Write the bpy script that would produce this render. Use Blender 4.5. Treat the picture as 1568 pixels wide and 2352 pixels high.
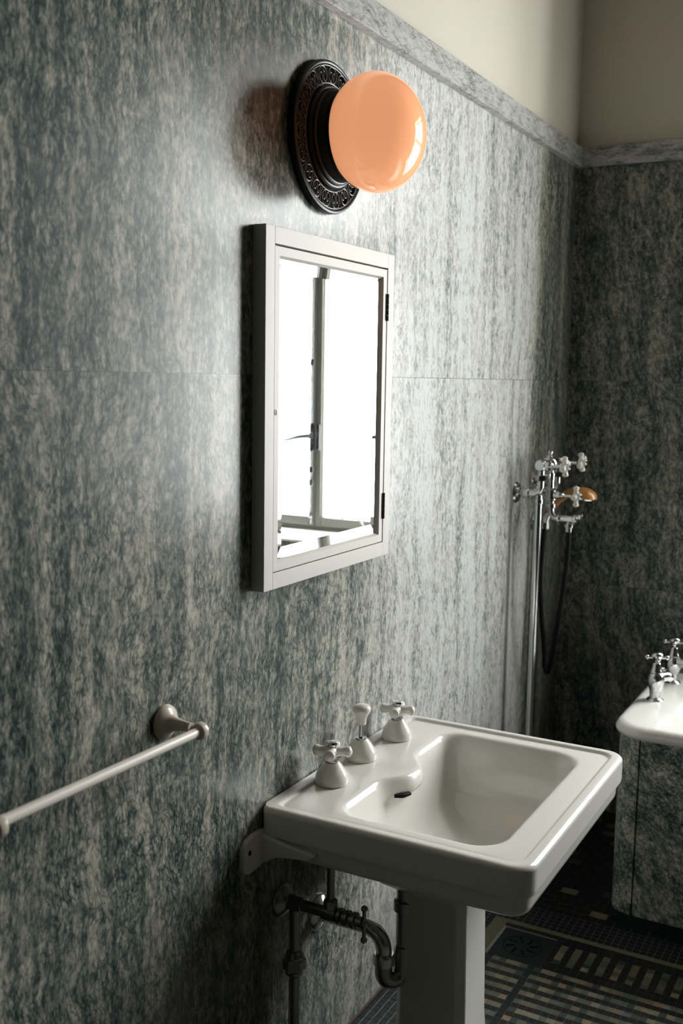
import bpy, bmesh, math, random
from mathutils import Vector, Matrix, Quaternion
PI = math.pi
random.seed(7)

for o in list(bpy.data.objects):
    bpy.data.objects.remove(o, do_unlink=True)
scene = bpy.context.scene
COL = scene.collection

# ------------------------------------------------------------------ camera
CAM = Vector((1.1692, 0.0, 1.65))
YAW, PITCH, ROLL = 0.498778, 0.12648, 0.015602
fw = Vector((-math.sin(YAW) * math.cos(PITCH), math.cos(YAW) * math.cos(PITCH), -math.sin(PITCH)))
rt = fw.cross(Vector((0, 0, 1))).normalized()
up = rt.cross(fw)
r2 = rt * math.cos(ROLL) + up * math.sin(ROLL)
u2 = -rt * math.sin(ROLL) + up * math.cos(ROLL)
cd = bpy.data.cameras.new('camera')
cam = bpy.data.objects.new('camera', cd)
COL.objects.link(cam)
cam.matrix_world = Matrix(((r2.x, u2.x, -fw.x, CAM.x), (r2.y, u2.y, -fw.y, CAM.y), (r2.z, u2.z, -fw.z, CAM.z), (0, 0, 0, 1)))
cd.sensor_fit = 'VERTICAL'
cd.sensor_height = 36.0
cd.sensor_width = 24.0
cd.lens = 36.0 * 2411.9 / 2352.0
cd.clip_start = 0.05
cd.dof.use_dof = True
cd.dof.focus_distance = 2.35
cd.dof.aperture_fstop = 4.0
scene.camera = cam

# ------------------------------------------------------------------ sky and daylight
SKY = 36.0
world = bpy.data.worlds.new('overcast_sky')
scene.world = world
world.use_nodes = True
bg = world.node_tree.nodes['Background']
bg.inputs['Color'].default_value = (1.0, 1.0, 0.99, 1)
bg.inputs['Strength'].default_value = SKY
WIN_X0, WIN_X1, WIN_Z0, WIN_Z1, WIN_Y = 0.87, 1.95, 0.97, 2.90, 4.20
pl = bpy.data.lights.new('window_daylight_portal', 'AREA')
pl.shape = 'RECTANGLE'
pl.size = WIN_X1 - WIN_X0
pl.size_y = WIN_Z1 - WIN_Z0
pl.cycles.is_portal = True
plo = bpy.data.objects.new('window_daylight_portal', pl)
COL.objects.link(plo)
plo.location = ((WIN_X0 + WIN_X1) / 2, WIN_Y + 0.07, (WIN_Z0 + WIN_Z1) / 2)
plo.rotation_euler = (-PI / 2, 0, 0)
scene.view_settings.view_transform = 'Standard'
scene.view_settings.look = 'None'
scene.view_settings.gamma = 1.0
scene.view_settings.use_curve_mapping = False
scene.view_settings.exposure = 0.0

# ------------------------------------------------------------------ material helpers
def srgb(r, g, b):
    f = lambda c: (c / 255 / 12.92) if c / 255 <= 0.04045 else ((c / 255 + 0.055) / 1.055) ** 2.4
    return (f(r), f(g), f(b), 1)

class NT:
    def __init__(s, mat):
        s.t = mat.node_tree
    def n(s, typ, **kw):
        nd = s.t.nodes.new(typ)
        for k, v in kw.items():
            if k == 'inp':
                for a, b in v.items():
                    if isinstance(b, bpy.types.NodeSocket):
                        s.t.links.new(b, nd.inputs[a])
                    else:
                        nd.inputs[a].default_value = b
            else:
                setattr(nd, k, v)
        return nd
    def math(s, op, a, b=0.0, c=None):
        nd = s.n('ShaderNodeMath', operation=op)
        for i, v in enumerate((a, b) if c is None else (a, b, c)):
            if isinstance(v, bpy.types.NodeSocket):
                s.t.links.new(v, nd.inputs[i])
            else:
                nd.inputs[i].default_value = v
        return nd.outputs[0]
    def mix(s, fac, a, b):
        nd = s.n('ShaderNodeMix', data_type='RGBA')
        for i, v in ((0, fac), (6, a), (7, b)):
            if isinstance(v, bpy.types.NodeSocket):
                s.t.links.new(v, nd.inputs[i])
            else:
                nd.inputs[i].default_value = v
        return nd.outputs[2]
    def ramp(s, fac, stops):
        nd = s.n('ShaderNodeValToRGB')
        el = nd.color_ramp.elements
        while len(el) < len(stops):
            el.new(0.5)
        for e, (p, c) in zip(el, stops):
            e.position = p
            e.color = c if len(c) == 4 else (*c, 1)
        s.t.links.new(fac, nd.inputs[0])
        return nd.outputs[0]

def newmat(name):
    m = bpy.data.materials.new(name)
    m.use_nodes = True
    return m, NT(m), m.node_tree.nodes['Principled BSDF']

def simple(name, col, rough=0.4, metal=0.0, coat=0.0, spec=0.5, var=0.0, scale=20.0, bump=0.0):
    m, t, p = newmat(name)
    p.inputs['Base Color'].default_value = col
    p.inputs['Roughness'].default_value = rough
    p.inputs['Metallic'].default_value = metal
    p.inputs['Coat Weight'].default_value = coat
    p.inputs['Specular IOR Level'].default_value = spec
    if var or bump:
        g = t.n('ShaderNodeNewGeometry')
        nz = t.n('ShaderNodeTexNoise', inp={'Vector': g.outputs['Position'], 'Scale': scale, 'Detail': 4.0})
        if var:
            dk = tuple(c * (1 - var) for c in col[:3]) + (1,)
            t.t.links.new(t.mix(nz.outputs[0], dk, col), p.inputs['Base Color'])
        if bump:
            b = t.n('ShaderNodeBump', inp={'Strength': bump, 'Distance': 0.002, 'Height': nz.outputs[0]})
            t.t.links.new(b.outputs[0], p.inputs['Normal'])
    return m

def marble(name, vert=True, seams=(), rough=0.22, seed=0.0, gain=1.0, slant=0.0, pale=None):
    m, t, p = newmat(name)
    geo = t.n('ShaderNodeNewGeometry')
    pos = geo.outputs['Position']
    sp = t.n('ShaderNodeSeparateXYZ', inp={0: pos})
    x, y, z = sp.outputs
    # slabs differ in grain from one course to the next
    off = None
    line = None
    for zs in seams:
        st = t.math('GREATER_THAN', z, zs)
        off = st if off is None else t.math('ADD', off, st)
        ln = t.math('LESS_THAN', t.math('ABSOLUTE', t.math('SUBTRACT', z, zs)), 0.0009)
        line = ln if line is None else t.math('MAXIMUM', line, ln)
    offv = seed if off is None else t.math('MULTIPLY_ADD', off, 3.7, seed)
    hx = t.math('ADD', x, offv)
    hy = t.math('ADD', y, offv)
    c0 = t.n('ShaderNodeCombineXYZ', inp={0: hx, 1: hy, 2: z}).outputs[0]
    # slow swirl of the bedding
    w1 = t.n('ShaderNodeTexNoise', inp={'Vector': c0, 'Scale': 1.7, 'Detail': 3.0, 'Roughness': 0.55})
    w2 = t.n('ShaderNodeTexNoise', inp={'Vector': c0, 'Scale': 9.0, 'Detail': 3.0, 'Roughness': 0.6})
    wa = t.math('MULTIPLY', t.math('SUBTRACT', w1.outputs[0], 0.5), 0.16)
    wb = t.math('MULTIPLY', t.math('SUBTRACT', w2.outputs[0], 0.5), 0.026)
    ww = t.math('ADD', wa, wb)
    sl = t.math('MULTIPLY', z, slant)
    ww = t.math('ADD', ww, sl)
    if vert:
        vx, vy, vz = t.math('ADD', hx, ww), t.math('ADD', hy, ww), t.math('MULTIPLY', z, 0.42)
    else:
        vx, vy, vz = t.math('MULTIPLY', hx, 0.30), t.math('MULTIPLY', hy, 0.30), t.math('ADD', z, ww)
    cv = t.n('ShaderNodeCombineXYZ', inp={0: vx, 1: vy, 2: vz}).outputs[0]
    vz2 = t.math('MULTIPLY', vz, 0.13) if vert else vz
    cb = t.n('ShaderNodeCombineXYZ', inp={0: vx, 1: vy, 2: vz2}).outputs[0]
    band = t.n('ShaderNodeTexNoise', inp={'Vector': cb, 'Scale': 22.0, 'Detail': 3.0, 'Roughness': 0.55}).outputs[0]
    streak = t.n('ShaderNodeTexNoise', inp={'Vector': cv, 'Scale': 78.0, 'Detail': 4.0, 'Roughness': 0.62}).outputs[0]
    fine = t.n('ShaderNodeTexNoise', inp={'Vector': cv, 'Scale': 230.0, 'Detail': 3.0, 'Roughness': 0.6}).outputs[0]
    # net of thin dark veins around paler grains
    dis = t.n('ShaderNodeTexNoise', inp={'Vector': cv, 'Scale': 80.0, 'Detail': 2.0})
    dv = t.n('ShaderNodeVectorMath', operation='SUBTRACT', inp={0: dis.outputs['Color'], 1: (0.5, 0.5, 0.5)})
    dvs = t.n('ShaderNodeVectorMath', operation='SCALE', inp={0: dv.outputs[0], 'Scale': 0.017})
    cvd = t.n('ShaderNodeVectorMath', operation='ADD', inp={0: cv, 1: dvs.outputs[0]}).outputs[0]
    vor = t.n('ShaderNodeTexVoronoi', feature='DISTANCE_TO_EDGE', inp={'Vector': cvd, 'Scale': 100.0})
    vein = t.n('ShaderNodeMapRange', inp={0: vor.outputs[0], 1: 0.0, 2: 0.17, 3: 1.0, 4: 0.0}).outputs[0]
    vgate = t.n('ShaderNodeMapRange', inp={0: t.n('ShaderNodeTexNoise', inp={'Vector': c0, 'Scale': 11.0, 'Detail': 2.0}).outputs[0], 1: 0.30, 2: 0.62, 3: 0.25, 4: 1.0}).outputs[0]
    vein = t.math('MULTIPLY', vein, vgate)
    val = t.math('ADD', t.math('MULTIPLY', t.math('SUBTRACT', band, 0.5), 0.9), t.math('MULTIPLY', t.math('SUBTRACT', streak, 0.5), 1.15))
    val = t.math('ADD', val, t.math('MULTIPLY', t.math('SUBTRACT', fine, 0.5), 0.65))
    val = t.math('SUBTRACT', val, t.math('MULTIPLY', vein, 0.25))
    val = t.math('ADD', val, 0.535)
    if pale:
        # paler, sparsely veined stone; on the left wall also painted-in window sheen
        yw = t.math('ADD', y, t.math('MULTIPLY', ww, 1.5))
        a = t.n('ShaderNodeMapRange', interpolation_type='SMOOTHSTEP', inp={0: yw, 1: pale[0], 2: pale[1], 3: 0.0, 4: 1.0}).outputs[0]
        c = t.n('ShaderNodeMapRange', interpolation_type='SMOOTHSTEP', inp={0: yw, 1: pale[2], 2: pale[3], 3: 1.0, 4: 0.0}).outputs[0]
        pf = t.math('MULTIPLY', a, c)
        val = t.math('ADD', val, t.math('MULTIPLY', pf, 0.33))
    g = gain
    col = t.ramp(val, [(0.14, (0.015 * g, 0.035 * g, 0.033 * g)), (0.36, (0.079 * g, 0.108 * g, 0.098 * g)),
                       (0.54, (0.225 * g, 0.231 * g, 0.197 * g)), (0.74, (0.44 * g, 0.416 * g, 0.347 * g)), (0.95, (0.58 * g, 0.565 * g, 0.505 * g))])
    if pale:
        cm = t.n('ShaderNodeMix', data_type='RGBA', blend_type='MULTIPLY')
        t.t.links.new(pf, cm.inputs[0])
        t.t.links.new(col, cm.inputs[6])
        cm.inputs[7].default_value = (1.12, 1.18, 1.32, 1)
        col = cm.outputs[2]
    if line is not None:
        col = t.mix(t.math('MULTIPLY', line, 0.65), col, (0.04, 0.045, 0.04, 1))
    t.t.links.new(col, p.inputs['Base Color'])
    p.inputs['Roughness'].default_value = rough
    p.inputs['Specular IOR Level'].default_value = 0.15
    p.inputs['Coat Weight'].default_value = 0.105
    p.inputs['Coat Roughness'].default_value = 0.17
    return m

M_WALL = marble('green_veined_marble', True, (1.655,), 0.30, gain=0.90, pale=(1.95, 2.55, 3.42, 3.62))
M_WALL2 = marble('green_veined_marble_end_wall', True, (1.655, 0.889), 0.34, seed=5.3, gain=0.85, slant=0.12)
M_DARKM = marble('unseen_low_bounce_marble', True, (1.655,), 0.4, seed=12.0, gain=0.2)  # unseen right and back walls, made this dark to cut bounce light
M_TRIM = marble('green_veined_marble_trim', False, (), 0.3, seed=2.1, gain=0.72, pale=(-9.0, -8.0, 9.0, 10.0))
M_TUB = marble('green_veined_marble_panel', True, (), 0.3, seed=9.4, slant=0.55, gain=1.5)
M_PLASTER = simple('cream_plaster', (0.64, 0.595, 0.51, 1), 0.75, spec=0.2, var=0.05, scale=3.0, bump=0.05)
M_CEIL = simple('unseen_low_bounce_ceiling', (0.10, 0.085, 0.065, 1), 0.8, spec=0.2, var=0.04, scale=2.0)  # dark tone invented for the out-of-view ceiling so little light bounces back
M_PORC = simple('white_porcelain', (0.78, 0.765, 0.715, 1), 0.17, coat=0.1, var=0.03, scale=6.0)
M_PORC2 = simple('white_ceramic_handle', (0.78, 0.75, 0.69, 1), 0.15, coat=0.3, var=0.03, scale=30.0)
M_ENAMEL = simple('white_bath_enamel', (0.80, 0.79, 0.75, 1), 0.16, coat=0.2, var=0.02, scale=6.0)
M_PAINT = simple('white_painted_wood', (0.62, 0.595, 0.555, 1), 0.5, spec=0.35, var=0.03, scale=14.0)
M_CHROME = simple('worn_chrome', (0.70, 0.71, 0.72, 1), 0.16, metal=1.0, var=0.15, scale=40.0)
M_DCHROME = simple('dulled_chrome', (0.38, 0.39, 0.41, 1), 0.24, metal=1.0, var=0.25, scale=60.0)
M_IRON = simple('black_cast_iron', (0.011, 0.012, 0.013, 1), 0.40, metal=0.0, spec=0.42, var=0.3, scale=80.0, bump=0.2)
M_FILI = simple('worn_iron_scrollwork', (0.075, 0.078, 0.078, 1), 0.36, metal=0.3, var=0.4, scale=120.0)
M_IRON2 = simple('black_recess', (0.004, 0.004, 0.005, 1), 0.7, spec=0.2)
M_RUBBER = simple('black_rubber', (0.004, 0.004, 0.005, 1), 0.6, spec=0.2, var=0.1)
M_AMBER = simple('amber_shower_head', (0.50, 0.22, 0.06, 1), 0.3, coat=0.3, var=0.15, scale=25.0)
M_IVORY = simple('ivory_ceramic', (0.64, 0.56, 0.46, 1), 0.3, coat=0.2, var=0.05)
M_BARW = simple('pale_bar_glaze', (0.86, 0.80, 0.73, 1), 0.35, coat=0.1, var=0.05)
M_BRASS = simple('dark_bronze_hinge', (0.05, 0.045, 0.035, 1), 0.4, metal=0.7, var=0.3, scale=90.0)
M_FRAME = simple('grey_green_window_paint', (0.115, 0.115, 0.098, 1), 0.4, var=0.08, scale=20.0)
M_SILL = simple('white_sill', (0.80, 0.79, 0.76, 1), 0.35, var=0.02)
M_BLACKTILE = simple('black_green_tile', (0.010, 0.016, 0.018, 1), 0.35, var=0.3, scale=60.0)
M_BROWNTILE = simple('brown_black_tile', (0.022, 0.016, 0.013, 1), 0.4, var=0.3, scale=60.0)
M_GROUT = simple('grout', (0.36, 0.37, 0.34, 1), 0.8, var=0.3, scale=40.0)
M_OLIVE = simple('olive_tile', (0.20, 0.195, 0.115, 1), 0.45, var=0.3, scale=60.0)
STONE = [simple('grey_green_tile', (0.125, 0.150, 0.118, 1), 0.45, var=0.3, scale=80.0),
         simple('beige_tile', (0.285, 0.255, 0.175, 1), 0.45, var=0.25, scale=80.0),
         simple('tan_tile', (0.33, 0.225, 0.130, 1), 0.45, var=0.25, scale=80.0),
         simple('dark_green_tile', (0.050, 0.072, 0.060, 1), 0.45, var=0.3, scale=80.0),
         simple('khaki_tile', (0.205, 0.195, 0.125, 1), 0.45, var=0.3, scale=80.0)]
M_DRAIN = simple('dark_bronze_drain', (0.016, 0.027, 0.031, 1), 0.45, metal=0.3, var=0.3, scale=60.0)
M_STAIN = simple('old_wall_base_caulk', (0.16, 0.12, 0.09, 1), 0.8, var=0.3, scale=40.0)

M_MIRROR, _t, _p = newmat('silvered_mirror')
_p.inputs['Base Color'].default_value = (0.93, 0.94, 0.93, 1)
_p.inputs['Metallic'].default_value = 1.0
_p.inputs['Roughness'].default_value = 0.012

M_PANE, _t, _p = newmat('window_glass')
_t.t.nodes.remove(_p)
_tr = _t.n('ShaderNodeBsdfTransparent', inp={0: (0.97, 0.98, 0.98, 1)})
_gl = _t.n('ShaderNodeBsdfGlossy', inp={0: (1, 1, 1, 1), 'Roughness': 0.05})
_mx = _t.n('ShaderNodeMixShader', inp={0: 0.05, 1: _tr.outputs[0], 2: _gl.outputs[0]})
_t.t.links.new(_mx.outputs[0], _t.t.nodes['Material Output'].inputs[0])

M_GLOBE, _t, _p = newmat('peach_opal_glass')
_p.inputs['Base Color'].default_value = (0.82, 0.40, 0.22, 1)
_p.inputs['Roughness'].default_value = 0.08
_p.inputs['Coat Weight'].default_value = 0.5
_p.inputs['Coat Roughness'].default_value = 0.03
_p.inputs['Subsurface Weight'].default_value = 0.0
_p.inputs['Emission Color'].default_value = (1.0, 0.42, 0.20, 1)
_p.inputs['Emission Strength'].default_value = 0.72

# ------------------------------------------------------------------ geometry helpers
ORG = {}
def finish(bm, sharp=38):
    bmesh.ops.remove_doubles(bm, verts=bm.verts, dist=1e-6)
    bmesh.ops.recalc_face_normals(bm, faces=bm.faces)
    for f in bm.faces:
        f.smooth = True
    a = math.radians(sharp)
    for e in bm.edges:
        if len(e.link_faces) != 2 or e.calc_face_angle(0) > a:
            e.smooth = False

def obj(name, bm, mats, parent=None, label=None, sharp=38):
    finish(bm, sharp)
    o = ORG.get(parent.as_pointer(), Vector()) if parent else None
    if parent is not None:
        bmesh.ops.translate(bm, verts=bm.verts, vec=-o)
    me = bpy.data.meshes.new(name)
    bm.to_mesh(me)
    bm.free()
    for m in (mats if isinstance(mats, (list, tuple)) else [mats]):
        me.materials.append(m)
    ob = bpy.data.objects.new(name, me)
    COL.objects.link(ob)
    wn = ob.modifiers.new('weighted_normals', 'WEIGHTED_NORMAL')
    wn.keep_sharp = True
    if parent is not None:
        ob.parent = parent
        ORG[ob.as_pointer()] = o
    if label:
        ob['label'] = label
    return ob

def thing(name, label, cat, loc, group=None):
    o = bpy.data.objects.new(name, None)
    COL.objects.link(o)
    o.empty_display_size = 0.05
    o.location = loc
    o['label'] = label
    o['category'] = cat
    if group:
        o['group'] = group
    ORG[o.as_pointer()] = Vector(loc)
    return o

def struct(name, bm, mats, label=None, cat=None, parent=None):
    o = obj(name, bm, mats, parent)
    if parent is None:
        o['kind'] = 'structure'
        if label:
            o['label'] = label
        if cat:
            o['category'] = cat
    return o

def BM():
    return bmesh.new()

def box(bm, lo, hi, bev=0.0, seg=2, mi=0):
    lo, hi = Vector(lo), Vector(hi)
    tmp = bmesh.new()
    bmesh.ops.create_cube(tmp, size=1.0)
    for v in tmp.verts:
        v.co = Vector([lo[i] + (v.co[i] + 0.5) * (hi[i] - lo[i]) for i in range(3)])
    if bev > 0:
        bmesh.ops.bevel(tmp, geom=list(tmp.edges), offset=bev, segments=seg, profile=0.5, affect='EDGES')
    merge(bm, tmp, mi)

def merge(bm, tmp, mi=0):
    mp = {}
    for v in tmp.verts:
        mp[v] = bm.verts.new(v.co)
    for f in tmp.faces:
        try:
            nf = bm.faces.new([mp[v] for v in f.verts])
            nf.material_index = mi
        except ValueError:
            pass
    tmp.free()

def frame_of(d):
    d = Vector(d).normalized()
    a = Vector((0, 0, 1)) if abs(d.z) < 0.9 else Vector((1, 0, 0))
    u = d.cross(a).normalized()
    return u, d.cross(u).normalized(), d

def loft(bm, rings, close=True, cap0=False, cap1=False, mi=0):
    R = [[bm.verts.new(p) for p in r] for r in rings]
    n = len(R[0])
    for a, b in zip(R, R[1:]):
        for i in range(n if close else n - 1):
            j = (i + 1) % n
            f = bm.faces.new((a[i], a[j], b[j], b[i]))
            f.material_index = mi
    if cap0:
        bm.faces.new(list(reversed(R[0]))).material_index = mi
    if cap1:
        bm.faces.new(R[-1]).material_index = mi

def lathe(bm, base, axis, prof, seg=32, mi=0, cap=True):
    """prof: (radius, height along axis)"""
    u, v, d = frame_of(axis)
    base = Vector(base)
    rings = []
    for r, h in prof:
        r = max(r, 1e-5)
        rings.append([base + d * h + (u * math.cos(2 * PI * k / seg) + v * math.sin(2 * PI * k / seg)) * r for k in range(seg)])
    loft(bm, rings, True, cap, cap, mi)

def catmull(pts, sub=8):
    P = [Vector(p) for p in pts]
    P = [P[0] * 2 - P[1]] + P + [P[-1] * 2 - P[-2]]
    out = []
    for i in range(1, len(P) - 2):
        p0, p1, p2, p3 = P[i - 1:i + 3]
        for k in range(sub):
            t = k / sub
            out.append(0.5 * ((2 * p1) + (p2 - p0) * t + (2 * p0 - 5 * p1 + 4 * p2 - p3) * t * t + (3 * p1 - p0 - 3 * p2 + p3) * t ** 3))
    out.append(P[-2])
    return out

def tube(bm, pts, r, seg=16, mi=0, smooth=0, cap=True):
    P = catmull(pts, smooth) if smooth else [Vector(p) for p in pts]
    rr = r if isinstance(r, (list, tuple)) else [r] * len(P)
    if smooth and isinstance(r, (list, tuple)):
        rr = []
        for i in range(len(P)):
            t = i / (len(P) - 1) * (len(r) - 1)
            k = min(int(t), len(r) - 2)
            rr.append(r[k] + (r[k + 1] - r[k]) * (t - k))
    tg = [(P[min(i + 1, len(P) - 1)] - P[max(i - 1, 0)]).normalized() for i in range(len(P))]
    u, v, _ = frame_of(tg[0])
    rings = []
    for i, p in enumerate(P):
        if i:
            q = tg[i - 1].rotation_difference(tg[i])
            u = q @ u
            v = q @ v
        rings.append([p + (u * math.cos(2 * PI * k / seg) + v * math.sin(2 * PI * k / seg)) * rr[i] for k in range(seg)])
    loft(bm, rings, True, cap, cap, mi)

def bend(p0, corner, p1, rad, n=8):
    """polyline with a rounded corner"""
    p0, c, p1 = Vector(p0), Vector(corner), Vector(p1)
    a = (p0 - c).normalized()
    b = (p1 - c).normalized()
    s, e = c + a * rad, c + b * rad
    out = [p0]
    for k in range(n + 1):
        t = k / n
        out.append(s * (1 - t) ** 2 + c * 2 * t * (1 - t) + e * t * t)
    out.append(p1)
    return out

def ball(bm, c, r, seg=20, sx=(1, 1, 1), mi=0):
    tmp = bmesh.new()
    bmesh.ops.create_uvsphere(tmp, u_segments=seg, v_segments=max(8, seg // 2), radius=1.0)
    for v in tmp.verts:
        v.co = Vector((v.co.x * r * sx[0] + c[0], v.co.y * r * sx[1] + c[1], v.co.z * r * sx[2] + c[2]))
    merge(bm, tmp, mi)

def hexnut(bm, base, axis, r, h, mi=0):
    lathe(bm, base, axis, [(r * 0.86, 0), (r, h * 0.12), (r, h * 0.88), (r * 0.86, h)], 6, mi)

def rrect(x0, x1, y0, y1, r, n=240, z=0.0, cx=None, cy=None):
    """rounded rectangle sampled by angle about (cx,cy)"""
    cx = (x0 + x1) / 2 if cx is None else cx
    cy = (y0 + y1) / 2 if cy is None else cy
    rs = r if isinstance(r, (list, tuple)) else [r] * 4     # corners: (x1,y1),(x0,y1),(x0,y0),(x1,y0)
    cs = [(x1 - rs[0], y1 - rs[0], rs[0]), (x0 + rs[1], y1 - rs[1], rs[1]), (x0 + rs[2], y0 + rs[2], rs[2]), (x1 - rs[3], y0 + rs[3], rs[3])]
    poly = []
    for q, (a, b, rr) in enumerate(cs):
        for k in range(25):
            t = (q + k / 24) * PI / 2
            poly.append((a + rr * math.cos(t), b + rr * math.sin(t)))
    poly.append(poly[0])
    out = []
    angs = [math.atan2(p[1] - cy, p[0] - cx) for p in poly]
    for k in range(n):
        t = -PI + 2 * PI * (k + 0.5) / n
        dx, dy = math.cos(t), math.sin(t)
        best = None
        for (ax, ay), (bx, by) in zip(poly, poly[1:]):
            ex, ey = bx - ax, by - ay
            den = dx * ey - dy * ex
            if abs(den) < 1e-12:
                continue
            s = ((ax - cx) * ey - (ay - cy) * ex) / den
            w = ((ax - cx) * dy - (ay - cy) * dx) / den
            if s > 0 and -1e-6 <= w <= 1 + 1e-6:
                if best is None or s > best:
                    best = s
        out.append(Vector((cx + dx * best, cy + dy * best, z)))
    return out

# ------------------------------------------------------------------ room shell
RX, RY0, RY1, RZ = 3.3, -3.0, 3.92, 3.5  # out-of-view extent enlarged to weaken the bounce light
TZ0, TZ1 = 2.432, 2.50
def two_mat_wall(name, lo, hi, low, high):
    b = BM()
    box(b, lo, (hi[0], hi[1], TZ0), mi=0)
    box(b, (lo[0], lo[1], TZ0), hi, mi=1)
    return struct(name, b, [low, high])
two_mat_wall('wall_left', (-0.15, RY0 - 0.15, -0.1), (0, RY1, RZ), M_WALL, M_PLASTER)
two_mat_wall('wall_right', (RX, RY0 - 0.15, -0.1), (RX + 0.15, RY1, RZ), M_DARKM, M_DARKM)
two_mat_wall('wall_back', (0, RY0 - 0.15, -0.1), (RX, RY0, RZ), M_DARKM, M_DARKM)
# end wall with the deep window recess
RW0, RW1, RS, RT = 0.850, 1.985, 0.935, 2.93
YB = RY1 + 0.40
b = BM()
def slab(lo, hi):
    if lo[2] < TZ0:
        box(b, lo, (hi[0], hi[1], min(hi[2], TZ0)), mi=0)
    if hi[2] > TZ0:
        box(b, (lo[0], lo[1], max(lo[2], TZ0)), hi, mi=1)
slab((-0.15, RY1, -0.1), (RW0, YB, RZ))
slab((RW1, RY1, -0.1), (RX + 0.15, YB, RZ))
slab((RW0, RY1, -0.1), (RW1, YB, RS))
slab((RW0, RY1, RT), (RW1, YB, RZ))
struct('wall_far', b, [M_WALL2, M_PLASTER])
b = BM(); box(b, (-0.15, RY0 - 0.15, RZ), (RX + 0.15, YB, RZ + 0.12)); struct('ceiling', b, M_CEIL)
# marble ledge round the top of the panelling
def ledge(name, lo, hi):
    b = BM(); box(b, lo, hi, 0.002, 1); struct(name, b, M_TRIM)
TP = 0.024
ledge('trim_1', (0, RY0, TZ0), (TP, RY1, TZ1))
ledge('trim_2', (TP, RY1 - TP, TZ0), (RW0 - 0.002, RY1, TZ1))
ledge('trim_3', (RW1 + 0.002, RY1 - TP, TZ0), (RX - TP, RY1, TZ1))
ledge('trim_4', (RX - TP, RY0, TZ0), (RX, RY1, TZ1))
b = BM(); box(b, (0, RY0, 0), (0.004, RY1, 0.006)); struct('baseboard_left', b, M_STAIN)

# ------------------------------------------------------------------ mosaic floor
PX_, PY_ = 0.0208, 0.0217
b = BM()
box(b, (-0.15, RY0 - 0.15, -0.1), (RX + 0.15, YB, -0.0010), mi=0)
FM = [M_GROUT, M_BLACKTILE, M_BROWNTILE, M_OLIVE] + STONE
def stone():
    return 4 + random.choices(range(5), (34, 16, 4, 20, 26))[0]
def tile(x0, x1, y0, y1, mi, gap=0.0011):
    x0 = max(x0, 0.0); x1 = min(x1, RX); y0 = max(y0, RY0); y1 = min(y1, RY1)
    if x1 - x0 < 0.004 or y1 - y0 < 0.004:
        return
    g = gap / 2
    j = lambda: random.uniform(-0.0003, 0.0003)
    vs = [b.verts.new((x, y, 0)) for x, y in ((x0 + g + j(), y0 + g + j()), (x1 - g + j(), y0 + g + j()), (x1 - g + j(), y1 - g + j()), (x0 + g + j(), y1 - g + j()))]
    b.faces.new(vs).material_index = mi
DX0, DX1, DY0, DY1 = 0.186, 0.342, 2.731, 2.897
jmin = int((RY0 - 2.72) / PY_) - 1
for j in range(jmin, 16):
    yc = 2.720 + j * PY_
    ox = 0.374 if j >= 1 else 0.3844
    for i in range(-20, int((RX - ox) / PX_) + 2):
        xc = ox + i * PX_
        if DX0 - 0.006 < xc < DX1 + 0.004 and DY0 < yc < DY1:
            continue
        band_x = 1 if xc < 0.145 else 2 if xc < 0.167 else 3 if xc < 0.209 else 4 if xc < 0.312 else 5 if xc < 0.333 else 6
        dark = 1 if random.random() < 0.75 else 2
        if j >= 11 or band_x == 1:
            mi = 1
        elif j == 10 or band_x == 2:
            mi = 3
        elif j >= 8 or band_x == 3:
            mi = dark
        elif j >= 3:
            mi = (stone() if i % 2 == 0 else (2 if random.random() < 0.7 else 1)) if xc > DX1 - 0.02 else dark
        elif j >= 1:
            mi = dark
        elif band_x == 5:
            mi = 1
        else:
            mi = stone() if j % 2 == 0 else (2 if random.random() < 0.65 else 1)
        gap = 0.0019 if mi == 1 and (j >= 11 or band_x == 1) else 0.0005
        tile(xc - PX_ / 2, xc + PX_ / 2, yc - PY_ / 2, yc + PY_ / 2, mi, gap)
y = 2.720 + 15.5 * PY_
r_ = 0
while y < RY1:
    for k in range(60):
        mi = 1 if random.random() < 0.55 else (2 if random.random() < 0.5 else 3 if random.random() < 0.5 else 7)
        x = -0.03 * (r_ % 2) + k * 0.052
        tile(x, x + 0.052, y, y + 0.036, mi, 0.0012)
    y += 0.036
    r_ += 1
struct('floor', b, FM)

# ------------------------------------------------------------------ window in the end wall (seen in the mirror)
win = thing('window_1', 'tall casement window in the deep recess of the end wall, reflected in the mirror', 'window', (1.45, WIN_Y, WIN_Z0))
win['kind'] = 'structure'
b = BM()
fx0, fx1, fz0, fz1 = RW0, RW1, RS + 0.012, RT
yA, yB_ = WIN_Y, WIN_Y + 0.05
box(b, (fx0, yA, fz0), (fx0 + 0.03, yB_, fz1), 0.004)
box(b, (fx1 - 0.03, yA, fz0), (fx1, yB_, fz1), 0.004)
box(b, (fx0 + 0.03, yA, fz0), (fx1 - 0.03, yB_, fz0 + 0.018), 0.004)
box(b, (fx0 + 0.03, yA, fz1 - 0.03), (fx1 - 0.03, yB_, fz1), 0.004)
TRZ0, TRZ1 = 2.165, 2.265
obj('window_frame', b, M_FRAME, win)
b = BM(); box(b, (fx0 + 0.03, yA - 0.012, TRZ0), (fx1 - 0.03, yB_, TRZ1), 0.004); obj('transom_bar', b, M_SILL, win, 'white bar across the window above the casements')
MULL = 1.295
n_cas = [(fx0 + 0.03, MULL), (MULL, 1.66), (1.66, fx1 - 0.03)]
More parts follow.
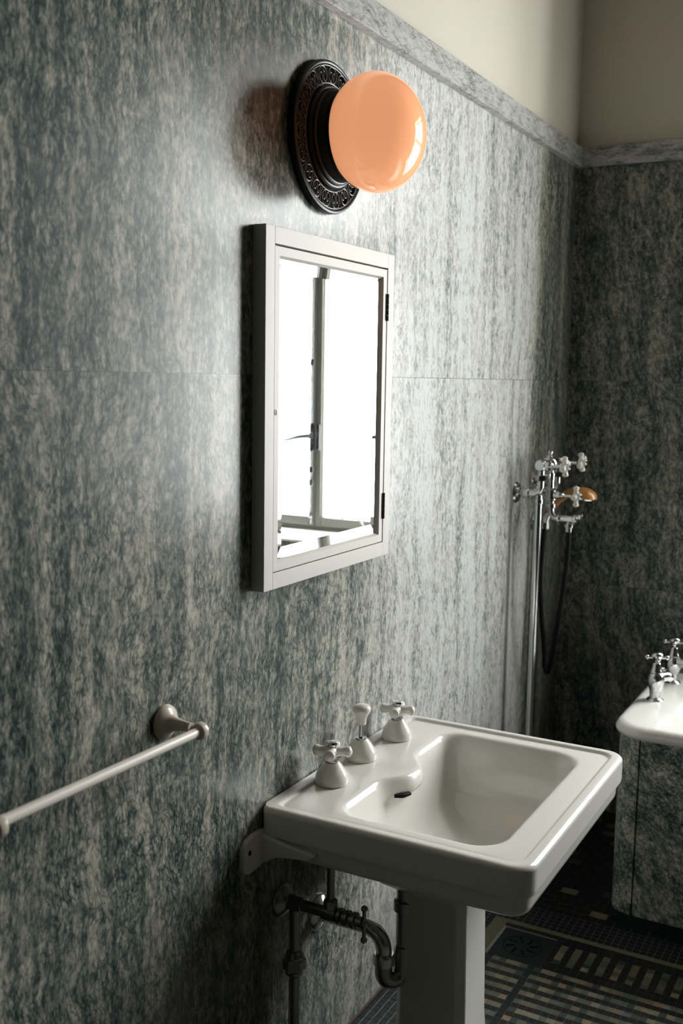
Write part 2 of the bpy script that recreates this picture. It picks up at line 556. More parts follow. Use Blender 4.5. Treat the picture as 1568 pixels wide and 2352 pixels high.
for k, (a, c) in enumerate(n_cas):
    b = BM()
    w = 0.030
    e0 = 0.001 if k == 0 else 0.002
    y0, y1 = yA - 0.010, yA + 0.028
    z0, z1 = fz0 + 0.019, TRZ0 - 0.001
    for lo, hi in (((a + e0, y0, z0), (a + w, y1, z1)), ((c - w, y0, z0), (c - 0.001, y1, z1)), ((a + w, y0, z0), (c - w, y1, z0 + 0.045)), ((a + w, y0, z1 - w), (c - w, y1, z1))):
        box(b, lo, hi, 0.005, 2)
    for lo, hi in (((a + w, y0 + 0.008, z0 + 0.045), (a + w + 0.007, y1, z1 - w)), ((c - w - 0.007, y0 + 0.008, z0 + 0.045), (c - w, y1, z1 - w))):
        box(b, lo, hi, 0.002, 1)
    obj('casement', b, M_FRAME, win)
    b = BM(); box(b, (a + w, yA + 0.012, z0 + 0.045), (c - w, yA + 0.016, z1 - w)); obj('pane', b, M_PANE, win)
    b = BM()
    tz0, tz1 = TRZ1 + 0.001, fz1 - 0.031
    for lo, hi in (((a + e0, y0, tz0), (a + 0.02, y1, tz1)), ((c - 0.02, y0, tz0), (c - 0.001, y1, tz1)), ((a + 0.02, y0, tz0), (c - 0.02, y1, tz0 + 0.02)), ((a + 0.02, y0, tz1 - 0.02), (c - 0.02, y1, tz1))):
        box(b, lo, hi, 0.003, 1)
    obj('transom_sash', b, M_SILL, win)
    b = BM(); box(b, (a + 0.02, yA + 0.012, tz0 + 0.02), (c - 0.02, yA + 0.016, tz1 - 0.02)); obj('pane', b, M_PANE, win)
# espagnolette rod, handle and keeps on the meeting stile
b = BM()
ym = yA - 0.011
tube(b, [(MULL + 0.016, ym - 0.004, fz0 + 0.03), (MULL + 0.016, ym - 0.004, TRZ0 - 0.005)], 0.0045, 10)
for zc in (1.02, 1.17, 1.23, 1.72):
    box(b, (MULL + 0.004, ym - 0.012, zc - 0.016), (MULL + 0.029, ym, zc + 0.016), 0.004)
box(b, (MULL + 0.0, ym - 0.012, TRZ0 - 0.05), (MULL + 0.032, ym, TRZ0 - 0.002), 0.004)
box(b, (MULL + 0.003, ym - 0.010, 1.31), (MULL + 0.030, ym, 1.445), 0.006)
box(b, (MULL - 0.026, ym - 0.008, 1.32), (MULL - 0.004, ym, 1.44), 0.005)
obj('window_bolt', b, M_DCHROME, win)
b = BM()
tube(b, [(MULL + 0.016, ym - 0.008, 1.385), (MULL + 0.016, ym - 0.034, 1.385)], 0.010, 14)
tube(b, [(MULL + 0.012, ym - 0.034, 1.386), (MULL + 0.07, ym - 0.036, 1.379), (MULL + 0.15, ym - 0.036, 1.360)], [0.014, 0.0125, 0.006], 12, smooth=5)
obj('window_handle', b, M_DCHROME, win)
b = BM()
tube(b, [(1.0, ym - 0.006, fz0 + 0.022), (1.03, ym - 0.01, fz0 + 0.04), (1.06, ym - 0.012, fz0 + 0.075), (1.10, ym - 0.012, fz0 + 0.085), (1.15, ym - 0.010, fz0 + 0.066)], 0.005, 10, smooth=6)
box(b, (0.985, ym - 0.016, fz0 + 0.012), (1.06, ym - 0.001, fz0 + 0.026), 0.003)
obj('casement_stay', b, M_DCHROME, win)
b = BM(); box(b, (RW0 + 0.001, RY1 - 0.012, RS), (RW1 - 0.001, yA + 0.05, RS + 0.012), 0.003); obj('window_sill', b, M_SILL, win)
b = BM()
box(b, (RW0, RY1 + 0.02, RS + 0.012), (RW0 + 0.006, yA, RT - 0.002))
box(b, (RW1 - 0.006, RY1 + 0.02, RS + 0.012), (RW1, yA, RT - 0.002))
obj('window_jamb', b, M_SILL, win)

# ------------------------------------------------------------------ pedestal sink
SX0, SX1, SY0, SY1, SZ = 0.004, 0.600, 1.797, 2.537, 0.745
sink = thing('pedestal_sink', 'white porcelain pedestal sink with three ceramic deck fittings against the marble wall', 'sink', (0.3, 2.17, 0))
bcx, bcy = 0.335, 2.165
N = 300
def outer(ins, z, r=0.045, rb=0.02):
    return rrect(SX0 + (ins if ins > 0.011 else 0), SX1 - ins, SY0 + ins, SY1 - ins, [max(r - ins * 0.5, 0.012), max(rb, 0.012), max(rb, 0.012), max(r - ins * 0.5, 0.012)], N, z, bcx, bcy)
BX0, BX1, BY0, BY1 = 0.148, 0.510, 1.868, 2.462
def inner(ins, z, bump=1.0, rr=0.075):
    base = rrect(BX0 + ins, BX1 - ins, BY0 + ins, BY1 - ins, [rr, rr * 0.75, rr * 0.75, rr], N, z, bcx, bcy)
    out = []
    for p in base:
        # rounded lobe of the overflow pushing in from the back edge
        if p.x < bcx and abs(p.y - 2.168) < 0.16:
            d = (p.y - 2.168) / 0.075
            k = bump * 0.050 * math.exp(-(d * d) ** 1.5)
            p = Vector((p.x + k * 1.0, p.y, p.z))
        out.append(p)
    return out
b = BM()
rings = []
# under side, apron, step, fascia, rolled rim, sunken deck, bowl
for ins, z in ((0.235, 0.514), (0.215, 0.520), (0.19, 0.539), (0.145, 0.580), (0.085, 0.622), (0.040, 0.634), (0.020, 0.637), (0.0135, 0.643), (0.0115, 0.652), (0.0100, 0.677), (0.0102, 0.6785), (0.0150, 0.6800), (0.0150, 0.6822), (0.0008, 0.6836), (0.0, 0.690)):
    rings.append(outer(ins, z))
for k in range(7):
    t = k / 6 * PI / 2
    rings.append(outer(0.0120 * (1 - math.cos(t)), SZ - 0.0120 + 0.0120 * math.sin(t)))
rings.append(outer(0.022, SZ + 0.0002))
rings.append(outer(0.0260, SZ - 0.0012))
rings.append(outer(0.0285, SZ - 0.0050))
rings.append(outer(0.031, SZ - 0.0062))
rings.append(outer(0.0335, SZ - 0.0064))
o1 = outer(0.040, SZ - 0.005)
i1 = inner(-0.012, SZ - 0.0050)
for t in (0.0, 0.33, 0.66, 1.0):
    rings.append([a.lerp(c, t) for a, c in zip(o1, i1)])
for ins, dz, bu in ((-0.006, 0.0006, 1), (-0.001, 0.0035, 1), (0.0035, 0.009, 1), (0.0075, 0.018, 1), (0.011, 0.032, 0.98), (0.014, 0.043, 0.80), (0.016, 0.052, 0.50), (0.019, 0.062, 0.2), (0.024, 0.078, 0.0), (0.030, 0.112, 0.0), (0.040, 0.142, 0), (0.063, 0.168, 0), (0.105, 0.196, 0), (0.16, 0.212, 0)):
    rings.append(inner(ins, SZ - 0.005 - dz, bu, max(0.075 - dz * 0.55, 0.036)))
loft(b, rings, True, True, True)
obj('basin', b, M_PORC, sink, sharp=40)
# pedestal column: chamfered section
b = BM()
rings = []
pc = (0.275, 2.167)
for z, s, dx in ((0.0, 1.30, 0.004), (0.05, 1.28, 0.004), (0.062, 1.10, 0.004), (0.16, 1.03, 0.003), (0.42, 1.0, 0), (0.520, 1.0, 0)):
    hx, hy, a = 0.085 * s, 0.079 * s, 0.019
    cx = pc[0] + dx
    pts = [(hx, -hy + a), (hx, hy - a), (hx - a, hy), (-hx + a, hy), (-hx, hy - a), (-hx, -hy + a), (-hx + a, -hy), (hx - a, -hy)]
    rings.append([Vector((cx + px, pc[1] + py, z)) for px, py in pts])
loft(b, rings, True, True, True)
bmesh.ops.recalc_face_normals(b, faces=b.faces)
bmesh.ops.bevel(b, geom=[e for e in b.edges if abs(e.verts[0].co.z - e.verts[1].co.z) > 0.02], offset=0.004, segments=2, profile=0.5, affect='EDGES')
obj('pedestal', b, M_PORC, sink, sharp=30)
# wall lug
b = BM()
lug = []
for k in range(33):
    t = 2 * PI * k / 32
    lug.append((t,))
prof = [(1.724 + 0.012, 0.618), (1.724 + 0.03, 0.614), (1.800, 0.620), (1.830, 0.640), (1.830, 0.688), (1.800, 0.694), (1.762, 0.696), (1.738, 0.690), (1.7265, 0.676), (1.724, 0.655), (1.7245, 0.630)]
loft(b, [[Vector((x, y, z)) for y, z in prof] for x in (0.001, 0.010)] + [[Vector((0.014, 1.775 + (y - 1.775) * 0.93, 0.656 + (z - 0.656) * 0.92)) for y, z in prof]], True, True, True)
webs = []
for y, sc in ((1.789, 0.80), (1.793, 0.95), (1.799, 1.0), (1.820, 1.0), (1.840, 0.9)):
    pr = [(0.006, 0.618), (0.024, 0.626), (0.045, 0.640), (0.070, 0.647), (0.095, 0.651), (0.125, 0.656), (0.14, 0.668), (0.06, 0.678), (0.006, 0.690)]
    mz = 0.655
    webs.append([Vector((x, y, mz + (z - mz) * sc)) for x, z in pr])
loft(b, webs, True, True, True)
br = obj('wall_bracket', b, M_PORC, sink, sharp=60)
b = BM(); lathe(b, (0.0142, 1.744, 0.664), (1, 0, 0), [(0.0055, -0.002), (0.0055, 0.0007), (0.0045, 0.0010)], 16); obj('screw_hole', b, M_IRON2, br, 'dark fixing hole in the bracket')
# overflow slot under the lobe
b = BM()
tube(b, [(0.180, 2.093, 0.700), (0.193, 2.108, 0.699), (0.203, 2.128, 0.699)], [0.004, 0.0058, 0.004], 12, smooth=4)
obj('overflow_slot', b, M_IRON2, sink, 'dark overflow slot in the bowl')

def bell(b, x, y):
    lathe(b, (x, y, SZ - 0.005), (0, 0, 1), [(0.036, 0.0), (0.0385, 0.001), (0.0392, 0.005), (0.0385, 0.012), (0.0355, 0.022), (0.0300, 0.031), (0.0240, 0.040), (0.0195, 0.0460), (0.0170, 0.049), (0.004, 0.050)], 40)
def cross_arms(b, c, axis, R, r, rot, hub=0.0135):
    """ceramic cross handle: four rounded arms about an axis"""
    u, v, d = frame_of(axis)
    c = Vector(c)
    for k in range(4):
        t = rot + k * PI / 2
        e = u * math.cos(t) + v * math.sin(t)
        n = 12
        pts = [c + e * (R * q / n) for q in range(n + 1)]
        rad = []
        for q in range(n + 1):
            s = q / n
            body = r * (1.05 - 0.30 * math.exp(-((s - 0.52) / 0.22) ** 2))
            if s > 0.78:
                body *= math.sqrt(max(0.0, 1 - ((s - 0.78) / 0.225) ** 2))
            rad.append(max(body, 0.0006))
        tube(b, pts, rad, 18)
    lathe(b, c - d * hub, d, [(hub * 0.6, 0), (hub, hub * 0.35), (hub * 1.15, hub), (hub, hub * 1.65), (hub * 0.62, hub * 2)], 28)

def deck_tap(x, y, rot, name):
    b = BM(); bell(b, x, y)
    t = obj(name, b, M_PORC2, sink)
    zt = SZ + 0.044
    b = BM(); lathe(b, (x, y, zt), (0, 0, 1), [(0.0135, -0.001), (0.0150, 0.001), (0.0150, 0.005), (0.0120, 0.007), (0.0065, 0.008), (0.006, 0.018)], 28); obj('collar', b, M_DCHROME, t, 'dull chrome collar')
    zh = zt + 0.026
    b = BM(); cross_arms(b, (x, y, zh), (0, 0, 1), 0.046, 0.0132, rot, 0.0150); obj('cross_handle', b, M_PORC2, t)
    b = BM(); lathe(b, (x, y, zh + 0.013), (0, 0, 1), [(0.0135, 0), (0.0142, 0.002), (0.0142, 0.0055), (0.0125, 0.0085), (0.007, 0.0105), (0.0005, 0.011)], 28); obj('handle_cap', b, M_CHROME, t, 'round chrome cap')
deck_tap(0.064, 2.003, 0.35, 'tap')
deck_tap(0.060, 2.350, 0.25, 'tap')
b = BM(); bell(b, 0.049, 2.173)
mid = obj('waste_lever', b, M_PORC2, sink)
zt = SZ + 0.044
b = BM(); lathe(b, (0.049, 2.173, zt), (0, 0, 1), [(0.0135, -0.001), (0.0140, 0.001), (0.0140, 0.004), (0.0055, 0.005), (0.0052, 0.034), (0.0105, 0.035), (0.0115, 0.039)], 28); obj('rod', b, M_DCHROME, mid, 'dull chrome lift rod')
b = BM(); lathe(b, (0.049, 2.173, zt + 0.036), (0, 0, 1), [(0.0105, 0), (0.0115, 0.001), (0.0115, 0.008), (0.0130, 0.016), (0.0165, 0.024), (0.0212, 0.031), (0.0230, 0.037), (0.0220, 0.043), (0.0175, 0.0475), (0.009, 0.050), (0.0005, 0.0505)], 32); obj('knob', b, M_PORC2, mid)

# ------------------------------------------------------------------ water supply under the sink
sup = thing('supply_pipe', 'dull chrome water supply pipe with stop valve under the left of the sink', 'pipe', (0.035, 1.895, 0))
SYp, SZp = 1.893, 0.492
def rosette(b, y, z, r, dx=0.0):
    lathe(b, (dx, y, z), (1, 0, 0), [(r, 0.0005), (r, 0.004), (r * 0.93, 0.009), (r * 0.70, 0.016), (r * 0.45, 0.021), (r * 0.40, 0.026)], 40)
b = BM(); rosette(b, SYp, SZp, 0.039); obj('wall_rosette', b, M_DCHROME, sup)
b = BM()
tube(b, [(0.0, SYp, SZp), (0.205, SYp, SZp)], 0.0125, 20)
lathe(b, (0.022, SYp, SZp), (1, 0, 0), [(0.0125, 0), (0.0165, 0.002), (0.0165, 0.034), (0.0125, 0.036)], 24)
lathe(b, (0.108, SYp, SZp), (1, 0, 0), [(0.0125, 0), (0.0170, 0.002), (0.0170, 0.034), (0.0125, 0.036)], 24)
obj('valve_body', b, M_DCHROME, sup)
b = BM()
tube(b, [(0.036, SYp, 0.0), (0.036, SYp, SZp)], 0.0125, 20)
obj('down_pipe', b, M_DCHROME, sup)
b = BM()
hexnut(b, (0.036, SYp, 0.335), (0, 0, 1), 0.0265, 0.030)
lathe(b, (0.036, SYp, 0.365), (0, 0, 1), [(0.021, 0), (0.0215, 0.005), (0.018, 0.013), (0.0145, 0.018)], 28)
lathe(b, (0.036, SYp, 0.322), (0, 0, 1), [(0.0145, 0), (0.0195, 0.005), (0.0195, 0.013)], 28)
obj('pipe_union', b, M_DCHROME, sup)
b = BM()
tube(b, [(0.126, SYp, SZp), (0.126, SYp, 0.655)], 0.0085, 18)
hexnut(b, (0.126, SYp, SZp + 0.012), (0, 0, 1), 0.0155, 0.022)
obj('riser_pipe', b, M_DCHROME, sup)
b = BM()
for x in (0.146, 0.163, 0.180):
    lathe(b, (x, SYp, SZp), (1, 0, 0), [(0.0125, 0), (0.0185, 0.002), (0.0185, 0.009), (0.0125, 0.011)], 24)
obj('packing_nut', b, M_DCHROME, sup)
b = BM()
tube(b, [(0.209, SYp, SZp + 0.030), (0.209, SYp, SZp - 0.036)], 0.0042, 12)
ball(b, (0.209, SYp, SZp + 0.033), 0.0075); ball(b, (0.209, SYp, SZp - 0.038), 0.0075)
ball(b, (0.209, SYp, SZp), 0.0085)
obj('valve_handle', b, M_DCHROME, sup)

# ------------------------------------------------------------------ drain trap
trap = thing('drain_trap', 'chrome drain trap curving between the wall and the sink pedestal', 'drain pipe', (0.18, 2.06, 0))
TY, TZ = 2.062, 0.385
b = BM(); rosette(b, TY, TZ, 0.045); obj('wall_rosette', b, M_CHROME, trap)
b = BM()
tube(b, bend((0.0, TY, TZ), (0.176, TY, TZ), (0.176, TY, 0.315), 0.058, 14), 0.0185, 28)
obj('waste_arm', b, M_CHROME, trap)
b = BM()
lathe(b, (0.176, TY, 0.302), (0, 0, 1), [(0.019, 0), (0.0255, 0.003), (0.0262, 0.014), (0.0245, 0.026), (0.0225, 0.029)], 32)
obj('trap_nut', b, M_CHROME, trap)
b = BM()
P = [(0.176, TY, 0.315), (0.176, TY, 0.285)]
for k in range(13):
    t = PI * k / 12
    P.append((0.191 - 0.015 * math.cos(t), TY + 0.019 * (1 - math.cos(t)), 0.284 - 0.024 * math.sin(t)))
P += [(0.206, TY + 0.038, 0.30), (0.206, TY + 0.038, 0.34)]
tube(b, P, 0.0205, 28)
obj('u_bend', b, M_DCHROME, trap)
b = BM()
tube(b, [(0.206, TY + 0.038, 0.33), (0.206, TY + 0.038, 0.560)], 0.0165, 24)
lathe(b, (0.206, TY + 0.038, 0.425), (0, 0, 1), [(0.0165, 0), (0.0235, 0.003), (0.0235, 0.026), (0.0165, 0.029)], 28)
obj('tail_pipe', b, M_DCHROME, trap)

# ------------------------------------------------------------------ mirror cabinet
cab = thing('mirror_cabinet', 'white framed mirror cabinet on the marble wall under the globe lamp', 'mirror cabinet', (0, 2.05, 1.216))
cy0, cy1, cz0, cz1, cd_ = 1.765, 2.339, 1.216, 1.947, 0.031
b = BM()
fw_ = 0.034
for lo, hi in (((0.0, cy0, cz0), (cd_, cy0 + fw_, cz1)), ((0.0, cy1 - fw_, cz0), (cd_, cy1, cz1)), ((0.0, cy0 + fw_, cz0), (cd_, cy1 - fw_, cz0 + fw_)), ((0.0, cy0 + fw_, cz1 - fw_), (cd_, cy1 - fw_, cz1))):
    box(b, lo, hi, 0.0012, 2)
box(b, (0.0, cy0 + fw_, cz0 + fw_), (0.004, cy1 - fw_, cz1 - fw_))
obj('cabinet_frame', b, M_PAINT, cab)
dy0, dy1, dz0, dz1 = cy0 + fw_ + 0.0018, cy1 - fw_ - 0.0018, cz0 + fw_ + 0.0016, cz1 - fw_ - 0.0032
dw = 0.0235
gy0, gy1, gz0, gz1 = dy0 + dw, dy1 - dw, dz0 + dw, dz1 - dw
b = BM()
X1, X0 = cd_ - 0.0015, 0.006
def frame_ring(i, x):
    return [Vector((x, dy0 + i, dz0 + i)), Vector((x, dy1 - i, dz0 + i)), Vector((x, dy1 - i, dz1 - i)), Vector((x, dy0 + i, dz1 - i))]
loft(b, [frame_ring(0.0, X0), frame_ring(0.0, X1 - 0.001), frame_ring(0.001, X1), frame_ring(dw - 0.005, X1), frame_ring(dw, X1 - 0.0085), frame_ring(dw, X0)], True)
door = obj('cabinet_door', b, M_PAINT, cab, sharp=20)
# bevelled mirror glass
b = BM()
bv, gx, gxb = 0.023, 0.0200, 0.0216
def gl_ring(i, x):
    return [Vector((x, gy0 + i, gz0 + i)), Vector((x, gy1 - i, gz0 + i)), Vector((x, gy1 - i, gz1 - i)), Vector((x, gy0 + i, gz1 - i))]
loft(b, [gl_ring(0, 0.012), gl_ring(0, gxb), gl_ring(bv, gx)], True, True, True)
obj('mirror_glass', b, M_MIRROR, door, 'bevelled mirror glass', sharp=1)
for zc in (1.821, 1.341):
    b = BM()
    yh = dy1 + 0.0006
    for k in range(5):
        tube(b, [(cd_ + 0.0008, yh, zc - 0.032 + k * 0.0128), (cd_ + 0.0008, yh, zc - 0.032 + (k + 1) * 0.0128 - 0.0006)], 0.0033, 12)
    box(b, (cd_ - 0.004, yh - 0.003, zc - 0.032), (cd_ + 0.0004, yh + 0.003, zc + 0.032))
    obj('hinge', b, M_BRASS, cab, 'dark hinge')
b = BM(); lathe(b, (X1, dy0 + 0.0075, 1.580), (1, 0, 0), [(0.0065, -0.001), (0.0065, 0.0006), (0.0055, 0.0011), (0.0005, 0.0012)], 24); kp = obj('lock_plate', b, M_PAINT, door)
b = BM(); box(b, (X1, dy0 + 0.0062, 1.5755), (X1 + 0.0016, dy0 + 0.0088, 1.5845), 0.0005, 1)
obj('keyhole', b, M_IRON2, door, 'small dark keyhole')

# ------------------------------------------------------------------ globe wall lamp
LY, LZ = 2.047, 2.164
lamp = thing('wall_lamp', 'round peach glass globe lamp on a black openwork wall plate above the mirror', 'wall lamp', (0, LY, LZ))
b = BM()
lathe(b, (0, LY, LZ), (1, 0, 0), [(0.158, 0.0005), (0.1585, 0.012), (0.157, 0.0165), (0.153, 0.0180), (0.150, 0.0165), (0.1485, 0.010), (0.1475, 0.003), (0.04, 0.003)], 96)
obj('wall_plate', b, M_IRON, lamp)
b = BM()
lathe(b, (0, LY, LZ), (1, 0, 0), [(0.147, 0.0035), (0.147, 0.0055), (0.04, 0.0055)], 96)
obj('backing_disc', b, M_IRON2, lamp)
b = BM()
def polar(r, a):
    return Vector((0.0145, LY + r * math.cos(a), LZ + r * math.sin(a)))
NU = 19
for k in range(NU):
    a0 = 2 * PI * k / NU + PI / 2
    rc, ha, hr = 0.1290, 0.0165 / 0.129, 0.0175
    P = [polar(rc + hr * math.sin(2 * PI * q / 20), a0 + ha * math.cos(2 * PI * q / 20)) for q in range(21)]
    tube(b, P, 0.0021, 8, cap=False)
    for s in (-1, 1):
        P = []
        for q in range(22):
            t = q / 21
            ang = -PI / 2 + t * 1.55 * PI
            rr = 1.0 - 0.62 * t
            P.append(polar(0.1275 + 0.0115 * rr * math.sin(ang), a0 + s * (0.0078 - 0.0072 * rr * math.cos(ang)) / 0.129))
        tube(b, P, 0.0017, 8)
    a1 = a0 + PI / NU
    tube(b, [polar(0.110, a1), polar(0.120, a1), polar(0.129, a1)], 0.0015, 8)
    tube(b, [polar(0.1475, a1), polar(0.140, a1), polar(0.129, a1)], 0.0015, 8)
for rr in (0.1115, 0.1470):
    tube(b, [polar(rr, 2 * PI * q / 96) for q in range(97)], 0.0018, 8, cap=False)
obj('filigree_ring', b, M_FILI, lamp, 'worn grey scrollwork')
b = BM()
lathe(b, (0, LY, LZ), (1, 0, 0), [(0.106, 0.015), (0.1065, 0.021), (0.1035, 0.0245), (0.100, 0.025), (0.0995, 0.030), (0.0965, 0.033), (0.094, 0.0335), (0.0935, 0.040), (0.092, 0.050), (0.0925, 0.056), (0.094, 0.059), (0.093, 0.062), (0.088, 0.062), (0.085, 0.05)], 96, cap=False)
obj('globe_holder', b, M_IRON, lamp)
b = BM()
GX, GA, GB = 0.126, 0.100, 0.1225
rings = []
prof = []
for k in range(1, 49):
    t = PI * k / 48
    x = GX - GA * math.cos(t)
    if x < 0.040:
        continue
    prof.append((GB * math.sin(t), x))
lathe(b, (0, LY, LZ), (1, 0, 0), prof, 96)
obj('globe_shade', b, M_GLOBE, lamp, 'peach orange opal glass globe')

# ------------------------------------------------------------------ towel bar
bar = thing('towel_bar', 'ivory towel bar on the marble wall left of the sink', 'towel bar', (0, 1.25, 1.02))
for y in (1.478, 1.020):
    b = BM()
    lathe(b, (0, y, 1.022), (1, 0, 0), [(0.031, 0.0005), (0.0325, 0.004), (0.0310, 0.009), (0.0255, 0.014), (0.0180, 0.018), (0.0140, 0.024), (0.0115, 0.034), (0.0095, 0.050), (0.0085, 0.062)], 40)
    c = Vector((0.070, y + (0.017 if y > 1.2 else -0.004), 1.012))
    tube(b, [(0.050, y + 0.001, 1.021), (0.060, y + (0.009 if y > 1.2 else 0), 1.017), tuple(c)], [0.0088, 0.009, 0.010], 20, smooth=4)
    lathe(b, c - Vector((0, 0.010, 0)), (0, 1, 0), [(0.010, 0), (0.0150, 0.003), (0.0165, 0.009), (0.0155, 0.016), (0.0110, 0.020), (0.003, 0.0215)], 32)
    obj('bar_post', b, M_IVORY, bar)
b = BM(); tube(b, [(0.070, 1.020, 1.018), (0.070, 1.490, 1.012)], 0.0088, 24); obj('rail', b, M_BARW, bar, 'straight pale rail')

# ------------------------------------------------------------------ shower mixer on the wall by the corner
mix = thing('shower_mixer', 'chrome exposed shower mixer with white cross handles near the wall corner', 'shower mixer', (0.08, 3.46, 0))
Ya, Yb, Yc = 3.37, 3.55, 3.46
XB = 0.086
for y in (Ya, Yb):
    b = BM()
    lathe(b, (0, y, 1.279), (1, 0, 0), [(0.036, 0.0005), (0.036, 0.003), (0.032, 0.008), (0.018, 0.011), (0.017, 0.016)], 36)
    w = obj('wall_flange', b, M_CHROME, mix)
    b = BM()
    tube(b, bend((0.0, y, 1.279), (XB, y, 1.279), (XB, y, 1.365), 0.026, 10), 0.0115, 20)
    lathe(b, (0.026, y, 1.279), (1, 0, 0), [(0.0115, 0), (0.017, 0.003), (0.017, 0.020), (0.0115, 0.024)], 24)
    obj('inlet_elbow', b, M_CHROME, mix)
    b = BM(); hexnut(b, (XB, y, 1.322), (0, 0, 1), 0.020, 0.021); obj('union_nut', b, M_CHROME, mix)
b = BM()
tube(b, [(XB, Ya - 0.022, 1.374), (XB, Yb + 0.022, 1.374)], 0.0155, 24)
ball(b, (XB, Yc, 1.374), 0.027, 24)
for y in (Ya, Yb):
    ball(b, (XB, y, 1.374), 0.022, 24)
    lathe(b, (XB, y, 1.374), (1, 0, 0), [(0.0155, 0), (0.0155, 0.026), (0.0125, 0.030), (0.0125, 0.038), (0.0065, 0.042), (0.0062, 0.068)], 24)
lathe(b, (XB, Yc, 1.395), (0, 0, 1), [(0.014, 0), (0.010, 0.006), (0.006, 0.010), (0.009, 0.014), (0.009, 0.021), (0.004, 0.026), (0.0005, 0.027)], 24)
obj('mixer_body', b, M_CHROME, mix)
def valve(y, z, x, rot, scale=1.0):
    b = BM(); cross_arms(b, (x, y, z), (1, 0, 0), 0.036 * scale, 0.0105 * scale, rot, 0.012)
    h = obj('cross_handle', b, M_PORC2, mix)
    b = BM(); lathe(b, (x + 0.010, y, z), (1, 0, 0), [(0.009, 0), (0.0115, 0.002), (0.0115, 0.007), (0.009, 0.010), (0.0005, 0.011)], 24); obj('handle_cap', b, M_CHROME, h, 'chrome cap')
valve(Ya, 1.374, 0.166, 0.28)
valve(Yb, 1.378, 0.170, 0.42)
b = BM()
tube(b, bend((0.090, Yc, 1.372), (0.098, Yc, 1.188), (0.175, Yc, 1.188), 0.030, 10), 0.0105, 20)
lathe(b, (0.091, Yc, 1.318), (0, 0, 1), [(0.0105, 0), (0.0145, 0.002), (0.0145, 0.024), (0.0105, 0.026)], 22)
lathe(b, (0.096, Yc, 1.222), (0, 0, 1), [(0.0105, 0), (0.0155, 0.003), (0.0155, 0.016), (0.0105, 0.019)], 22)
lathe(b, (0.094, Yc, 1.246), (0, 0, 1), [(0.0105, 0), (0.0175, 0.006), (0.0175, 0.040), (0.0105, 0.046)], 24)
lathe(b, (0.094, Yc, 1.268), (1, 0, 0), [(0.013, 0), (0.013, 0.030), (0.010, 0.034), (0.010, 0.044), (0.0055, 0.047), (0.0055, 0.088)], 22)
obj('outlet_pipe', b, M_CHROME, mix)
valve(Yc, 1.268, 0.181, 0.06)
b = BM()
lathe(b, (0.126, Yc, 1.189), (1, 0, 0), [(0.010, 0), (0.027, 0.001), (0.027, 0.004), (0.013, 0.006), (0.013, 0.046), (0.017, 0.048), (0.019, 0.056), (0.017, 0.064)], 28)
lathe(b, (0.161, Yc, 1.190), (0, 0, -1), [(0.011, 0), (0.011, 0.014), (0.0145, 0.016), (0.0145, 0.028), (0.0105, 0.030), (0.0105, 0.044)], 24)
for s in (-1, 1):
    tube(b, [(0.186, Yc, 1.189), (0.196, Yc + s * 0.014, 1.195), (0.200, Yc + s * 0.016, 1.208)], 0.0042, 10, smooth=4)
obj('hose_outlet', b, M_CHROME, mix)
b = BM(); tube(b, [(0.080, Ya, 0.0), (0.080, Ya, 1.275)], 0.0128, 22)
lathe(b, (0.080, Ya, 1.245), (0, 0, 1), [(0.0128, 0), (0.016, 0.002), (0.016, 0.016), (0.0128, 0.018)], 24)
obj('down_pipe', b, M_CHROME, mix)
b = BM(); tube(b, [(0.020, 3.575, 0.0), (0.020, 3.575, 1.16)], 0.007, 16)
lathe(b, (0, 3.575, 1.160), (1, 0, 0), [(0.034, 0.0005), (0.033, 0.006), (0.018, 0.012), (0.012, 0.03)], 32)
obj('side_pipe', b, M_DCHROME, mix)

# ------------------------------------------------------------------ hand shower
HY = 3.545
hs = thing('hand_shower', 'amber headed hand shower with black hose hanging on the chrome mixer', 'hand shower', (0.06, HY, 1.15))
b = BM()
tube(b, [(0.060, HY, 1.190), (0.072, HY, 1.212), (0.092, HY, 1.238), (0.120, HY, 1.262), (0.152, HY, 1.274)], [0.0095, 0.0105, 0.012, 0.014, 0.018], 22, smooth=6)
obj('shower_handle', b, M_AMBER, hs)
b = BM()
hd = Vector((0.180, HY, 1.262))
ax = Vector((0.10, 0, 1)).normalized()
lathe(b, hd, ax, [(0.047, -0.006), (0.0485, 0.0), (0.046, 0.010), (0.038, 0.020), (0.024, 0.027), (0.008, 0.030), (0.0005, 0.0305)], 40)
obj('shower_head', b, M_AMBER, hs)
b = BM()
lathe(b, hd - ax * 0.011, ax, [(0.040, 0), (0.046, 0.002), (0.0475, 0.006)], 40)
obj('spray_plate', b, M_CHROME, hs)
b = BM()
tube(b, [(0.062, HY, 1.194), (0.054, HY, 1.172), (0.050, HY, 1.150)], [0.0115, 0.013, 0.012], 20)
lathe(b, (0.049, HY, 1.136), (0, 0, 1), [(0.012, 0), (0.0165, 0.003), (0.0165, 0.024), (0.012, 0.027)], 8)
tube(b, [(0.0, HY + 0.01, 1.162), (0.030, HY + 0.006, 1.162), (0.054, HY, 1.166)], 0.007, 12)
obj('connector', b, M_CHROME, hs)
b = BM()
tube(b, [(0.049, HY, 1.142), (0.044, HY, 1.05), (0.042, HY, 0.95), (0.052, HY - 0.003, 0.83), (0.068, HY - 0.008, 0.72), (0.076, 3.528, 0.655), (0.086, 3.520, 0.632), (0.098, 3.512, 0.655), (0.116, 3.495, 0.74), (0.138, 3.475, 0.87), (0.155, 3.464, 1.00), (0.161, Yc, 1.09), (0.161, Yc, 1.152)], 0.0085, 16, smooth=6)
obj('hose', b, M_RUBBER, hs)

